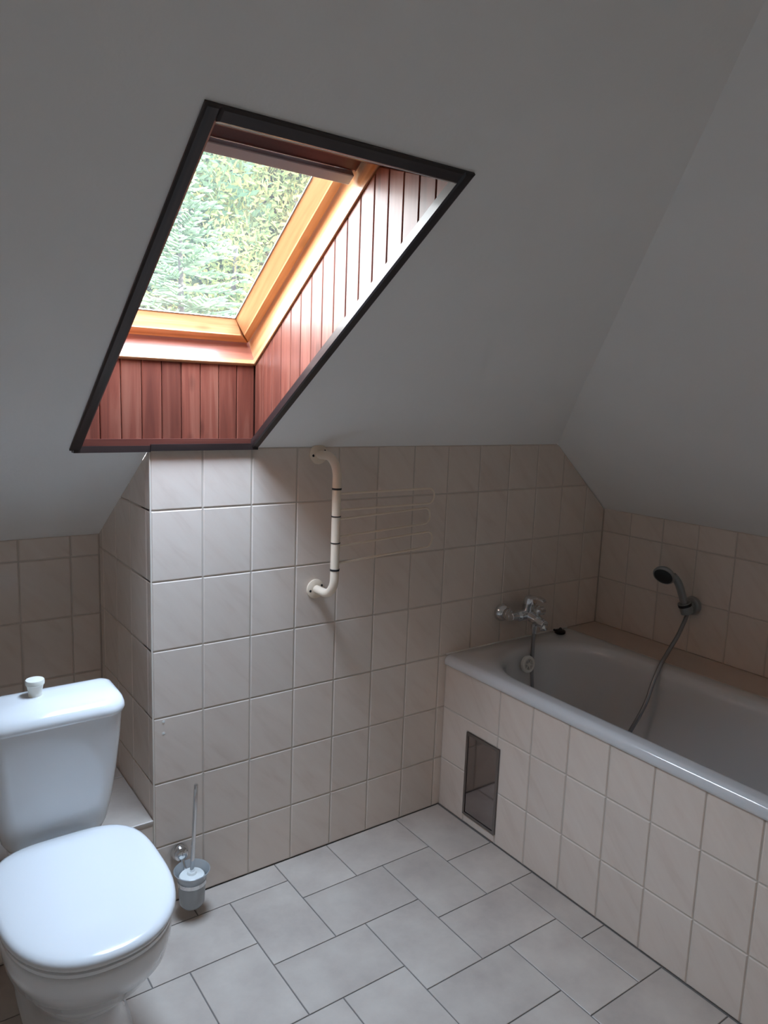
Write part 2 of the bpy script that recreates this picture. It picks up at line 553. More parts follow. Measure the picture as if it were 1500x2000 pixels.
wall_niche_back = ob('wall_niche_back', box(XL, 0.06, YN + G, YN + 0.08, 0, ZN + 0.02), GROUT, kind='structure')
tag(wall_niche_back, 'low beige tiled rear wall of the toilet niche', 'wall')
zn = [0.28, 0.365, 0.565, 0.765, 0.965, ZN]
for i in range(-1, 8):
    for k in range(len(zn) - 1):
        x0, x1 = -0.09 - (i + 1) * 0.155, min(-0.09 - i * 0.155, 0.0)
        p = joint(rect(x0, x1, zn[k], zn[k + 1]))
        tile(wall_niche_back, TILE, (0, YN, 0), (1, 0, 0), (0, 0, 1), p)

LZ = 0.283
ledge = ob('wall_ledge', box(XL, 0.0, 0.001, YN + 0.01, 0, LZ - 0.008), GROUT, kind='structure')
tag(ledge, 'low tiled ledge behind the toilet inside the niche', 'ledge')
for i in range(5):
    x1 = -0.0005 - i * 0.297; x0 = x1 - 0.297
    for y0, y1 in ((-0.004, 0.293), (0.293, YN)):
        tile(ledge, FLOOR_TILE, (0, 0, LZ), (1, 0, 0), (0, 1, 0), joint(rect(x0, x1, y0, y1), 0.0015), t=0.008)
for i in range(9):
    x1 = -0.001 - i * TW
    tile(ledge, TILE, (0, 0, 0), (1, 0, 0), (0, 0, 1), joint(rect(x1 - TW, x1, 0.0, 0.0897)))
    tile(ledge, TILE, (0, 0, 0), (1, 0, 0), (0, 0, 1), joint(rect(x1 - TW, x1, 0.0897, LZ - 0.016)))
ob('trim_corner', tube([(0.0008, 0.0008, 0.0), (0.0008, 0.0008, ZTOP - 0.01)], 0.0022, 10), EDGE_STRIP, wall_back)

# ---- wall beside the bath
wall_right = ob('wall_right', box(XR + G, XR + 0.08, YF, 0.08, 0, ZR), GROUT, kind='structure')
tag(wall_right, 'low beige tiled wall along the bath carrying the shower holder', 'wall')
yr = [0.0] + [0.137 + TW * k for k in range(12)]
zr = [0.5897, 0.7897, 0.9897, ZR]
for a in range(len(yr) - 1):
    for k in range(3):
        tile(wall_right, TILE, (XR, 0, 0), (0, -1, 0), (0, 0, 1), joint(rect(yr[a], yr[a + 1], zr[k], zr[k + 1])))

# ---- plastered enclosure that the photograph does not reach
wall_left = ob('wall_left', box(XL - 0.08, XL, YF, YN + 0.08, 0, ZC + 0.02), PLASTER, kind='structure')
tag(wall_left, 'plain white plastered side wall', 'wall')
wall_front = ob('wall_front', box(XL - 0.08, XR + 0.1, YF - 0.08, YF, 0, ZC + 0.02), PLASTER, kind='structure')
tag(wall_front, 'plain white plastered wall opposite the roof window', 'wall')

# ---- ceiling: one sheet with both slopes and the opening for the roof window
OX0, OX1 = -0.190, 0.305          # opening
OY0, OY1 = -0.004, -0.865
def zc(y): return ZTOP - SL * y if y < 0 else ZTOP - SN * y
def xv(y):                        # valley between the slopes
    s = -min(y, 0.0)
    return XV - 0.84 * s if s < 0.3 else 1.594 - 0.80 * s
cv, cf = [], []
def quad(*pts):
    b = len(cv); cv.extend(pts); cf.append(tuple(range(b, b + len(pts))))
YTOP = -(ZC - ZTOP) / SL
quad((XL, YN + 0.02, zc(YN + 0.02)), (0.05, YN + 0.02, zc(YN + 0.02)), (0.05, 0, ZTOP), (XL, 0, ZTOP))
lv = sorted({0.06, 0.0, OY0, OY1, -0.1, -0.2, -0.3, -0.45, -0.6, -0.75, -1.0, -1.15, -1.3, -1.45, -1.6, YTOP}, reverse=True)
for a, b in zip(lv[:-1], lv[1:]):
    def row(x0, x1a, x1b):
        quad((x0, a, zc(a)), (x1a, a, zc(a)), (x1b, b, zc(b)), (x0, b, zc(b)))
    if a <= OY0 and b >= OY1:
        row(XL, OX0, OX0); quad((OX1, a, zc(a)), (xv(a), a, zc(a)), (xv(b), b, zc(b)), (OX1, b, zc(b)))
    elif a > 0.0:
        row(0.0, xv(a), xv(b))
    else:
        row(XL, xv(a), xv(b))
    N_ = 6
    for k in range(N_):
        t0, t1 = k / N_, (k + 1) / N_
        def rp(y, t):
            return (XR + 0.004 + (xv(y) - XR - 0.004) * t, y, ZR + (zc(min(y, 0)) - ZR) * t)
        quad(rp(a, t0), rp(a, t1), rp(b, t1), rp(b, t0))
quad((XR + 0.004, 0.06, ZR), (XR + 0.004, YF, ZR), (XR + 0.08, YF, ZR), (XR + 0.08, 0.06, ZR))
quad((XR + 0.004, YTOP, ZR), (xv(YTOP), YTOP, ZC), (xv(YTOP), YF, ZC), (XR + 0.004, YF, ZR))
quad((XL, YTOP, ZC), (xv(YTOP), YTOP, ZC), (xv(YTOP), YF, ZC), (XL, YF, ZC))
ceiling = ob('ceiling', (cv, cf), PLASTER, kind='structure')
tag(ceiling, 'white plastered sloping attic ceiling around the roof window', 'ceiling')

# ------------------------------------------------------------------ roof window and its panelled shaft
TH = math.atan(0.69)
UU = V((0, -cos(TH), sin(TH))); NN = V((0, sin(TH), cos(TH)))
WM = Matrix((V((1, 0, 0)), UU, NN)).transposed().to_4x4(); WM.translation = V((0, 0, 1.602))
WX0, WX1 = -0.190, 0.305
WU = 0.745
ZS_TOP = 2.006
def zframe(y):                    # upper end of the side planks
    return 1.602 - 0.69 * y if y > -0.594 else ZS_TOP + (y + 0.594) * 0.32

def plank(parent, org, ax, bx, p, name='plank'):
    return tile(parent, PLANK_Z2, org, ax, bx, joint(p, 0.0009), t=0.012, c=0.0022, name=name)
PLANK_Z2 = mat_wood('stained_cladding_plank', (0.085, 0.022, 0.014), (0.15, 0.042, 0.026), (0.22, 0.085, 0.055), 1, 0.40, 0.04)

shaft_low = ob('wall_shaft_lower', box(WX0 - 0.012, WX1 + 0.012, 0.013, 0.03, 1.356, 1.602), BACKING, kind='structure')
tag(shaft_low, 'dark stained plank cladding below the roof window', 'panelling')
pw = (WX1 - WX0) / 9.2
for i in range(10):
    x1 = WX1 - i * pw; x0 = max(x1 - pw, WX0)
    if x1 - x0 < 0.008: continue
    plank(shaft_low, (0, 0, 0), (1, 0, 0), (0, 0, 1), rect(x0, x1, 1.352, 1.603))
def shaft_side(name, x, sgn, label):
    back = [(0.03, 1.353), (0.03, 1.60), (-0.0, 1.602 + 0.02), (-0.60, 2.03), (-0.87, 1.96), (-0.87, zc(-0.87) + 0.004), (0.0, 1.364)]
    xa, xb = x + sgn * 0.013, x + sgn * 0.03
    nb = len(back)
    o = ob(name, ([(xa, y, z) for y, z in back] + [(xb, y, z) for y, z in back],
        [tuple(range(nb)), tuple(range(2 * nb - 1, nb - 1, -1))] + [(i + nb, (i + 1) % nb + nb, (i + 1) % nb, i) for i in range(nb)]), BACKING, kind='structure')
    tag(o, label, 'panelling')
    y1 = -0.003
    pwy = 0.0528
    while y1 > -0.84:
        y0 = max(y1 - pwy, -0.86)
        p = [(y0, zc(y0) - 0.004), (y1, zc(y1) - 0.004), (y1, zframe(y1)), (y0, zframe(y0))]
        if y0 < -0.594 < y1:
            p = [(y0, zc(y0) - 0.004), (y1, zc(y1) - 0.004), (y1, zframe(y1)), (-0.594, ZS_TOP), (y0, zframe(y0))]
        if sgn > 0: plank(o, (x, 0, 0), (0, -1, 0), (0, 0, 1), [(-a, b) for a, b in p])
        else: plank(o, (x, 0, 0), (0, 1, 0), (0, 0, 1), p)
        y1 = y0
    return o
shaft_side('wall_shaft_right', WX1, 1, 'glossy plank cladding on the bath side of the window shaft')
shaft_side('wall_shaft_left', WX0, -1, 'plank cladding on the toilet side of the window shaft')
ob('wall_shaft_soffit', ([(WX0 - .02, -0.56, 2.017), (WX1 + .02, -0.56, 2.017), (WX1 + .02, -0.87, 1.918), (WX0 - .02, -0.87, 1.918),
    (WX0 - .02, -0.56, 2.037), (WX1 + .02, -0.56, 2.037), (WX1 + .02, -0.87, 1.945), (WX0 - .02, -0.87, 1.945)],
    [(0, 1, 2, 3), (7, 6, 5, 4), (0, 4, 5, 1), (1, 5, 6, 2), (2, 6, 7, 3), (3, 7, 4, 0)]), BATTEN_X, kind='structure')
tag(bpy.data.objects['wall_shaft_soffit'], 'brown wooden board closing the top of the window shaft', 'panelling')

# window proper, in its own frame: x, u up the roof, n outwards
win = empty('window_1', (0, 0, 1.602)); win['kind'] = 'structure'
tag(win, 'tilting pine roof window with grey top bar and trees outside', 'window')
def wpart(name, vf, mat, parent=win, smooth=False):
    o = bpy.data.objects.new(name, mesh(name, vf[0], vf[1], mat, smooth, 35 if smooth else None))
    COL.objects.link(o); o.parent = parent
    o.matrix_local = (WM.to_3x3()).to_4x4() if parent is win else Matrix()
    return o
FN = 0.062
# fixed frame: four boards lining the opening
def cbox(x0, x1, u0, u1, n0, n1, c=0.003):
    """box chamfered on the edges facing the room (n0)"""
    v, f = slab(rect(x0, x1, u0, u1), n1 - n0, c)
    return [(a, b, n0 - z) for a, b, z in v], [t[::-1] for t in f]
wpart('frame_board', cbox(WX0 - 0.045, WX1 + 0.045, -0.045, 0.0, -0.001, 0.14), RED_X)
wpart('frame_board', cbox(WX1, WX1 + 0.045, 0.0, WU, -0.001, 0.14), PINE_Y)
wpart('frame_board', cbox(WX0 - 0.045, WX0, 0.0, WU, -0.001, 0.14), PINE_Y)
wpart('frame_board', cbox(WX0 - 0.045, WX1 + 0.045, WU, WU + 0.06, 0.0, 0.14), PINE_X)
# thin lath over the plank ends
wpart('cover_lath', cbox(WX1 - 0.006, WX1 + 0.004, -0.002, WU - 0.02, -0.010, 0.004, 0.002), PINE_Y)
wpart('cover_lath', cbox(WX0, WX1 - 0.006, -0.006, 0.006, -0.010, 0.004, 0.002), PINE_X)
# sash
SX0, SX1, SU0, SU1 = WX0 + 0.006, WX1 - 0.006, 0.006, WU - 0.006
GX0, GX1, GU0, GU1 = SX0 + 0.055, 0.246, 0.066, WU - 0.075
def rail(x0, x1, u0, u1, side):
    """rail with a sloping inner face running down to the glass"""
    i = 0.027
    if side == 'b': top = [(x0, u0), (x1, u0), (x1 - i - .008, u1 - i), (x0 + i + .008, u1 - i)]; low = [(x0, u0), (x1, u0), (GX1, u1), (GX0, u1)]
    if side == 't': top = [(x0 + i + .008, u0 + i), (x1 - i - .008, u0 + i), (x1, u1), (x0, u1)]; low = [(GX0, u0), (GX1, u0), (x1, u1), (x0, u1)]
    if side == 'r': top = [(x0 + i, GU0 - i), (x1, SU0), (x1, SU1), (x0 + i, GU1 + i)]; low = [(x0, GU0), (x1, SU0), (x1, SU1), (x0, GU1)]
    if side == 'l': top = [(x0, SU0), (x1 - i, GU0 - i), (x1 - i, GU1 + i), (x0, SU1)]; low = [(x0, SU0), (x1, GU0), (x1, GU1), (x0, SU1)]
    v = [(*p, FN) for p in inset([V(q) for q in top], 0.0015)] + [(*p, FN + 0.003) for p in top] + [(*p, 0.096) for p in low] + [(*p, 0.1005) for p in low]
    f = [(3, 2, 1, 0), (12, 13, 14, 15)]
    for r in range(3):
        for k in range(4):
            j = (k + 1) % 4
            f.append((r * 4 + k, r * 4 + j, r * 4 + 4 + j, r * 4 + 4 + k))
    return v, f
wpart('sash_rail', rail(SX0, SX1, SU0, GU0, 'b'), PINE_X)
wpart('sash_rail', rail(SX0, SX1, GU1, SU1, 't'), PINE_X)
wpart('sash_rail', rail(GX1, SX1, 0, 0, 'r'), PINE_Y)
wpart('sash_rail', rail(SX0, GX0, 0, 0, 'l'), PINE_Y)
wpart('pane', ([(GX0 - .005, GU0 - .005, 0.098), (GX1 + .005, GU0 - .005, 0.098), (GX1 + .005, GU1 + .005, 0.098), (GX0 - .005, GU1 + .005, 0.098)], [(0, 3, 2, 1)]), PANE)
g = 0.003
wpart('gasket', join(box(GX0, GX1, GU0, GU0 + g, 0.0955, 0.0978), box(GX0, GX1, GU1 - g, GU1, 0.0955, 0.0978), box(GX0, GX0 + g, GU0 + g, GU1 - g, 0.0955, 0.0978), box(GX1 - g, GX1, GU0 + g, GU1 - g, 0.0955, 0.0978)), GASKET)
# grey ventilation bar across the top rail
bar = wpart('ventilation_bar', cbox(SX0 + 0.004, 0.291, 0.628, 0.654, 0.028, 0.044, 0.002), ALU)
wpart('bracket', box(0.262, 0.282, 0.632, 0.650, 0.044, 0.066), ALU)
wpart('bracket', box(-0.15, -0.13, 0.632, 0.650, 0.044, 0.066), ALU)
wpart('top_board', cbox(SX0, SX1, 0.655, 0.715, 0.040, 0.062, 0.004), BATTEN_X)

# light portal in the outer face of the frame (guides daylight sampling, emits nothing)
pd = bpy.data.lights.new('roof_window_daylight_portal', 'AREA'); pd.shape = 'RECTANGLE'; pd.size = 0.50; pd.size_y = 0.75
pd.cycles.is_portal = True
po = bpy.data.objects.new('roof_window_daylight_portal', pd); COL.objects.link(po)
pm = Matrix((V((1, 0, 0)), UU, NN)).transposed().to_4x4()
pm.translation = V((0, 0, 1.602)) + V((0.0575, 0, 0)) + UU * 0.372 + NN * 0.15
po.matrix_world = pm

# ---- dark trim on the ceiling around the opening
CT = math.atan(SL)
CU = V((0, -cos(CT), sin(CT))); CN = V((0, sin(CT), cos(CT)))
CM = Matrix((V((1, 0, 0)), CU, CN)).transposed().to_4x4(); CM.translation = V((0, 0, ZTOP))
LT = 0.893 / cos(CT)
def trim(name, x0, x1, u0, u1, n0, n1, mat, label):
    o = ob(name, cbox(x0, x1, u0, u1, n0, n1, 0.004), mat, mw=CM, kind='structure')
    tag(o, label, 'trim')
trim('trim_1', OX0 - 0.012, OX0 + 0.014, 0.0, LT, -0.007, 0.012, TRIM_Y, 'dark wooden trim along the window shaft above the toilet')
trim('trim_2', OX1 - 0.014, OX1 + 0.010, 0.0, LT, -0.008, 0.014, TRIM_Y, 'dark wooden trim along the bath side of the shaft')
trim('trim_3', OX0 + 0.014, OX1 - 0.014, LT - 0.028, LT, -0.0075, 0.012, TRIM_X, 'dark wooden trim across the top of the window opening')
o = ob('trim_4', box(OX0 - 0.004, 0.0, -0.012, 0.012, ZTOP - 0.009, ZTOP + 0.008), TRIM_X, kind='structure'); tag(o, 'dark wooden trim across the foot of the window opening', 'trim')
o = ob('trim_5', box(0.0, OX1 + 0.006, -0.016, 0.004, ZTOP - 0.006, ZTOP + 0.012), TRIM_X, kind='structure'); tag(o, 'dark glossy wooden cap strip on the tile edge', 'trim')
o = ob('trim_6', box(OX0, OX1, -0.010, 0.002, ZTOP + 0.008, ZTOP + 0.026), BATTEN_X, kind='structure'); tag(o, 'reddish batten at the foot of the plank cladding', 'trim')

# ------------------------------------------------------------------ bath
ZRIM = 0.593
bath = empty('bathtub', (1.41, -0.8, 0.0))
tag(bath, 'built-in pale grey enamel bathtub behind a tiled front', 'bathtub')
BX0, BX1, BY0, BY1 = 1.075, 1.742, -1.62, -0.0005
def bring(ix0, ix1, iy0, iy1, r, z): return rrect(ix0, ix1, iy0, iy1, r, z, 12)
rings = [bring(BX0 + .004, BX1, BY0, BY1, 0.006, 0.555), bring(BX0, BX1, BY0, BY1, 0.006, 0.559), bring(BX0 - .001, BX1, BY0, BY1, 0.008, 0.566)]
for k in range(7):
    a = (pi / 2) * k / 6
    dx = 0.020 * (1 - cos(a)); rings.append(bring(BX0 - .001 + dx, BX1 - dx * .3, BY0 + dx * .3, BY1 - dx * .2, 0.008 + dx, 0.572 + 0.021 * sin(a)))
IX0, IX1, IY0, IY1 = 1.132, 1.672, -1.55, -0.083
for t, dz in ((-0.012, 0.0), (0.0, -0.002), (0.008, -0.007), (0.014, -0.016), (0.018, -0.03)):
    rings.append(bring(IX0 + t, IX1 - t, IY0 + t, IY1 - t, 0.235, ZRIM + dz))
D = 0.40
for k in range(1, 13):
    q = k / 12
    w = 0.018 + 0.045 * q + 0.085 * max(0, (q - 0.72) / 0.28) ** 2
    e1 = 0.018 + 0.055 * q + 0.085 * max(0, (q - 0.72) / 0.28) ** 2
    e0 = 0.018 + 0.30 * q + 0.085 * max(0, (q - 0.72) / 0.28) ** 2
    zz = ZRIM - 0.03 - (D - 0.03) * (q if q < 0.72 else 0.72 + 0.28 * sin((q - 0.72) / 0.28 * pi / 2) * 1.0)
    rings.append(bring(IX0 + w, IX1 - w, IY0 + e0, IY1 - e1, 0.225 - 0.04 * q, zz))
ob('shell', loft(rings, False, True), ENAMEL, bath, True, 50)
oc = V((1.387, -0.122, 0.537)); on = V((0, -1, 0.14)).normalized()
ov = ob('overflow', lathe([(0.021, -0.006), (0.031, -0.006), (0.033, 0.000), (0.032, 0.007), (0.027, 0.010), (0.021, 0.009)], oc, on, 32, True), WHITE_PLASTIC, bath, True, 40)
oa = on.orthogonal().normalized(); obx = on.cross(oa)
def grille(name, vf):
    h = bpy.data.objects.new(name, mesh(name, vf[0], vf[1], WHITE_PLASTIC)); COL.objects.link(h); h.parent = ov
grille('hub', lathe([(0.0, 0.004), (0.007, 0.004), (0.007, 0.009), (0.0, 0.0095)], oc, on, 16))
for k in range(6):
    a = k * pi / 3; d = oa * cos(a) + obx * sin(a)
    grille('spoke', tube([oc + d * 0.005 + on * 0.0065, oc + d * 0.023 + on * 0.0065], 0.0022, 6))
ob('drain', lathe([(0.0, 0.0), (0.03, 0.0), (0.032, 0.003), (0.026, 0.004), (0.02, 0.001), (0, 0.001)], (1.402, -0.36, ZRIM - D + 0.0), (0, 0, 1)), CHROME, bath, True, 40)
ob('sealing_bead', tube([(BX0 + .01, -0.001, ZRIM), (BX1, -0.001, ZRIM)], 0.004, 8), SILICONE, bath, True)

# tiled bath front
apron = ob('wall_bath_front', box(XT + G, XT + 0.055, -1.64, 0.0, 0, 0.556), GROUT, kind='structure')
tag(apron, 'beige tiled front below the bathtub rim', 'wall')
PY0, PY1, PZ0, PZ1 = 0.138, 0.303, 0.033, 0.347       # access panel: distance from back wall, height
def at(p, name='tile'): tile(apron, TILE, (XT, 0, 0), (0, -1, 0), (0, 0, 1), joint(p), name=name)
yj = [0.139 + TW * k for k in range(11)]
zt = 0.5575
at(rect(0.001, yj[1], ROWS[2], zt))
for a in range(1, 10): at(rect(yj[a], yj[a + 1], ROWS[2], zt))
at([(0.001, ROWS[1]), (PY0, ROWS[1]), (PY0, PZ1), (yj[1], PZ1), (yj[1], ROWS[2]), (0.001, ROWS[2])])
at([(PY1, ROWS[1]), (yj[2], ROWS[1]), (yj[2], ROWS[2]), (yj[1], ROWS[2]), (yj[1], PZ1), (PY1, PZ1)])
for a in range(2, 10): at(rect(yj[a], yj[a + 1], ROWS[1], ROWS[2]))
at(rect(0.001, PY0, 0, ROWS[1])); at(rect(PY0, PY1, 0, PZ0)); at(rect(PY1, yj[2], 0, ROWS[1]))
for a in range(2, 10): at(rect(yj[a], yj[a + 1], 0, ROWS[1]))

# ledge between bath and wall
bl = ob('wall_bath_ledge', box(BX1 - 0.004, XR + 0.01, -1.64, 0.0, 0, 0.582), GROUT, kind='structure')
tag(bl, 'narrow beige tiled ledge between bathtub and wall', 'ledge')
tile(bl, LEDGE_TILE, (0, 0, 0.5925), (0, -1, 0), (1, 0, 0), rect(0.001, 1.64, BX1 - 0.002, XR), t=0.010, c=0.002, name='top_slab')

# access panel
ap = empty('access_panel', (XT, -0.22, PZ0))
tag(ap, 'mirror-polished steel access panel set into the tiled bath front', 'panel')
def panel_prism(y0, y1, z0, z1, xf, xb):
    return box(xf, xb, -y1, -y0, z0, z1)
fw = 0.010
ob('frame', join(panel_prism(PY0, PY1, PZ0, PZ0 + fw, XT - 0.004, XT + 0.004), panel_prism(PY0, PY1, PZ1 - fw, PZ1, XT - 0.004, XT + 0.004),
    panel_prism(PY0, PY0 + fw, PZ0 + fw, PZ1 - fw, XT - 0.004, XT + 0.004), panel_prism(PY1 - fw, PY1, PZ0 + fw, PZ1 - fw, XT - 0.004, XT + 0.004)), STEEL_FRAME, ap)
ob('door', panel_prism(PY0 + fw + .0015, PY1 - fw - .0015, PZ0 + fw + .0015, PZ1 - fw - .0015, XT - 0.0015, XT + 0.003), STEEL, ap)
ob('backing', panel_prism(PY0 + .002, PY1 - .002, PZ0 + .002, PZ1 - .002, XT + 0.0025, XT + 0.006), STEEL_FRAME, ap)

# black plug on the rim
pl = empty('bath_plug', (1.648, -0.045, ZRIM))
tag(pl, 'black rubber bath plug lying on the bathtub rim', 'plug')
ob('stopper', lathe([(0.0, 0.0005), (0.018, 0.0005), (0.022, 0.004), (0.0225, 0.012), (0.019, 0.015), (0.010, 0.0155), (0.0, 0.016)], (1.648, -0.045, ZRIM), seg=24), BLACK, pl, True, 45)
ob('ring', tube([V((1.648 + 0.007 * cos(a), -0.045, ZRIM + 0.018 + 0.006 * sin(a))) for a in [2 * pi * k / 16 for k in range(17)]], 0.0022, 8, False), BLACK, pl, True)
ob('tab', box(1.626, 1.634, -0.040, -0.028, ZRIM + 0.012, ZRIM + 0.018), BLACK, pl)

# ------------------------------------------------------------------ bath tap
tp = empty('bath_mixer_tap', (1.425, 0, 0.715))
tag(tp, 'chrome single-lever bath mixer tap on the tiled wall', 'tap')
ZT = 0.715
for x in (1.35, 1.50):
    ob('escutcheon', lathe([(0.0, 0.0), (0.034, 0.0), (0.035, 0.006), (0.033, 0.016), (0.027, 0.026), (0.020, 0.030), (0.020, 0.044), (0.016, 0.046)], (x, 0.001, ZT), (0, -1, 0)), CHROME, tp, True, 40)
    ob('union_nut', lathe([(0.0, 0.040), (0.018, 0.040), (0.019, 0.043), (0.019, 0.058), (0.016, 0.062), (0, 0.062)], (x, 0, ZT), (0, -1, 0), 8), CHROME, tp)
body = ob('body', tube(bez([(1.335, -0.066, ZT), (1.345, -0.066, ZT), (1.38, -0.067, ZT - .002), (1.425, -0.070, ZT - .002), (1.47, -0.067, ZT - .002), (1.505, -0.066, ZT), (1.515, -0.066, ZT)], 6),
    [0.015] * 3 + [0.0165] * 9 + [0.0215] * 13 + [0.0165] * 9 + [0.015] * 3, 20), CHROME, tp, True, 50)
ob('cartridge', lathe([(0.020, -0.02), (0.022, 0.0), (0.022, 0.030), (0.0235, 0.033), (0.0235, 0.052), (0.020, 0.064), (0.010, 0.070), (0, 0.071)], (1.425, -0.070, ZT + 0.004), (0, -0.12, 1)), CHROME, tp, True, 40)
ob('lever', loft([[(1.425 + sx * w, y, z + dz) for sx, dz in ((-1, -t), (1, -t), (1, t), (-1, t))] for y, z, w, t in
    ((-0.068, ZT + 0.062, 0.016, 0.008), (-0.090, ZT + 0.070, 0.015, 0.006), (-0.115, ZT + 0.075, 0.012, 0.004), (-0.140, ZT + 0.073, 0.010, 0.0035), (-0.152, ZT + 0.067, 0.008, 0.003))]), CHROME, tp, True, 60)
sp = ob('spout', tube(bez([(1.425, -0.066, ZT - 0.002), (1.425, -0.095, ZT - 0.006), (1.425, -0.125, ZT - 0.012), (1.425, -0.150, ZT - 0.018), (1.425, -0.160, ZT - 0.020)], 5),
    [0.022] * 6 + [0.0205] * 5 + [0.0185] * 5 + [0.0175] * 4 + [0.016], 20), CHROME, tp, True, 50)
h = ob('aerator', lathe([(0.013, 0.0), (0.014, 0.004), (0.014, 0.018), (0.011, 0.022), (0, 0.022)], (1.425, -0.150, ZT - 0.022), (0, -0.25, -1)), CHROME, tp, True, 40)
ob('diverter_knob', lathe([(0.006, 0.0), (0.006, 0.012), (0.012, 0.014), (0.013, 0.020), (0.011, 0.028), (0.0, 0.030)], (1.425, -0.118, ZT + 0.006), (0.05, -0.25, 1)), CHROME, tp, True, 40)
HX, HY = 1.425, -0.108
ob('hose_outlet', lathe([(0.010, 0.0), (0.010, 0.014), (0.0125, 0.015), (0.0125, 0.030), (0.0105, 0.034), (0.0095, 0.048), (0.0, 0.048)], (HX, HY, ZT - 0.018), (0, 0, -1), 20), CHROME, tp, True, 40)

# ------------------------------------------------------------------ shower set
hold = empty('shower_holder', (XR, -0.445, 0.775))
tag(hold, 'grey wall bracket carrying the hand shower', 'holder')
hc = V((XR, -0.447, 0.778))
ob('plate', lathe([(0.0, 0.0), (0.034, 0.0), (0.036, 0.005), (0.033, 0.016), (0.027, 0.020), (0, 0.020)], hc, (-1, 0, 0)), GREY_PLASTIC, hold, True, 40)
ob('knuckle', lathe([(0.0, 0.012), (0.019, 0.012), (0.019, 0.036), (0.016, 0.042), (0.0, 0.042)], hc, (-1, 0, 0)), GREY_PLASTIC, hold, True, 40)
kx = hc + V((-0.056, -0.004, 0.0))
hdir = V((-0.30, 0.22, 1.0)).normalized()
ob('clip', lathe([(0.0155, -0.022), (0.0225, -0.022), (0.0240, 0.020), (0.0165, 0.020)], kx, hdir, 24, True), GREY_PLASTIC, hold, True, 40)
ob('clip_jaw', lathe([(0.0165, 0.006), (0.0247, 0.006), (0.0250, 0.016), (0.0175, 0.016)], kx, hdir, 24, True), BLACK, hold, True, 40)

hs = empty('hand_shower', tuple(kx))
tag(hs, 'grey hand shower with a dark spray face, resting in its wall bracket', 'shower')
hp = [kx - hdir * 0.028, kx, kx + hdir * 0.035, kx + V((-0.024, 0.014, 0.072)), kx + V((-0.036, 0.022, 0.100)), kx + V((-0.052, 0.034, 0.122))]
path = bez(hp, 5)
rs = [0.0115 + 0.003 * min(1, i / 8) for i in range(len(path))]
ob('handle', tube(path, rs, 18), GREY_PLASTIC, hs, True, 50)
fdir = V((-0.79, -0.16, -0.50)).normalized()          # spray direction
hcn = kx + V((-0.080, 0.050, 0.124))
ob('head', lathe([(0.0, -0.022), (0.016, -0.021), (0.030, -0.015), (0.039, -0.004), (0.041, 0.004), (0.039, 0.009), (0.035, 0.010)], hcn, fdir, 36), GREY_PLASTIC, hs, True, 60)
ob('spray_face', lathe([(0.0, 0.0125), (0.030, 0.012), (0.0355, 0.0095), (0.0355, 0.006), (0.0, 0.006)], hcn, fdir, 36), DARK_FACE, hs, True, 40)

hz0 = ZT - 0.060
hose_pts = [(HX, HY, hz0 + 0.002), (HX, HY, hz0 - 0.05), (HX - .002, HY - .004, 0.50), (HX - .004, HY - .022, 0.40), (HX - .002, HY - .045, 0.31), (HX + .004, HY - .085, 0.225), (1.425, -0.26, 0.203),
            (1.45, -0.34, 0.202), (1.47, -0.40, 0.206), (1.497, -0.43, 0.238), (1.530, -0.456, 0.305), (1.565, -0.482, 0.395), (1.598, -0.498, 0.475), (1.632, -0.500, 0.555), (1.668, -0.497, 0.604),
            (1.72, -0.484, 0.632), (1.785, -0.478, 0.685), (1.835, -0.468, 0.728), tuple(kx - hdir * 0.026)]
hpath = bez(hose_pts, 14)
# resample so that each rib is one ring pair
def resample(path, step):
    out = [path[0]]; acc = 0.0
    for a, b in zip(path[:-1], path[1:]):
        L = (b - a).length; pos = step - acc
        while pos <= L:
            out.append(a + (b - a) * (pos / L)); pos += step
        acc = L - (pos - step)
    out.append(path[-1]); return out
rp_ = resample(hpath, 0.0022)
hose = ob('shower_hose', tube(rp_, [0.0078 if i % 2 else 0.0066 for i in range(len(rp_))], 10), HOSE, None, True)
tag(hose, 'ribbed grey metal shower hose hanging from tap to hand shower', 'hose')

# ------------------------------------------------------------------ towel rail with swinging arms
YB = -0.115
XB = 0.521
rl = empty('towel_rail', (XB, 0, 1.12))
tag(rl, 'beige upright wall rail with black rings and three swinging arms', 'rail')
ZA, ZB = 1.337, 0.910
R_ = 0.0135
def corner(z, sgn):
    r = 0.060; out = []
    for k in range(10):
        a = (pi / 2) * k / 9
        out.append(V((XB, YB + r - r * sin(a), z - sgn * (r - r * cos(a)))))
    return out
path = [V((XB, 0.002, ZA)), V((XB, -0.03, ZA))] + corner(ZA, 1) + corner(ZB, -1)[::-1] + [V((XB, -0.03, ZB)), V((XB, 0.002, ZB))]
ob('bar', tube(path, R_, 20), BEIGE_TUBE, rl, True, 60)
for z in (ZA, ZB):
    ob('flange', lathe([(0.0, 0.0), (0.030, 0.0), (0.0315, 0.003), (0.0305, 0.007), (0.024, 0.010), (0.014, 0.011), (0.0, 0.011)], (XB, 0.0008, z), (0, -1, 0)), BEIGE_TUBE, rl, True, 40)
    for dx, dz in ((-0.021, -0.004), (0.019, 0.010)):
        ob('screw', lathe([(0.0, 0.0), (0.0042, 0.0), (0.0042, 0.0012), (0.0, 0.0015)], (XB + dx, -0.0085, z + dz), (0, -1, 0), 12), BLACK, rl)
for z, t in ((1.243, 0.0028), (1.160, 0.0016), (1.079, 0.0016), (0.996, 0.0028)):
    ob('ring', lathe([(R_ - .002, -t), (R_ + .0012, -t), (R_ + .0012, t), (R_ - .002, t)], (XB, YB, z), (0, 0, 1), 24, True), BLACK, rl)
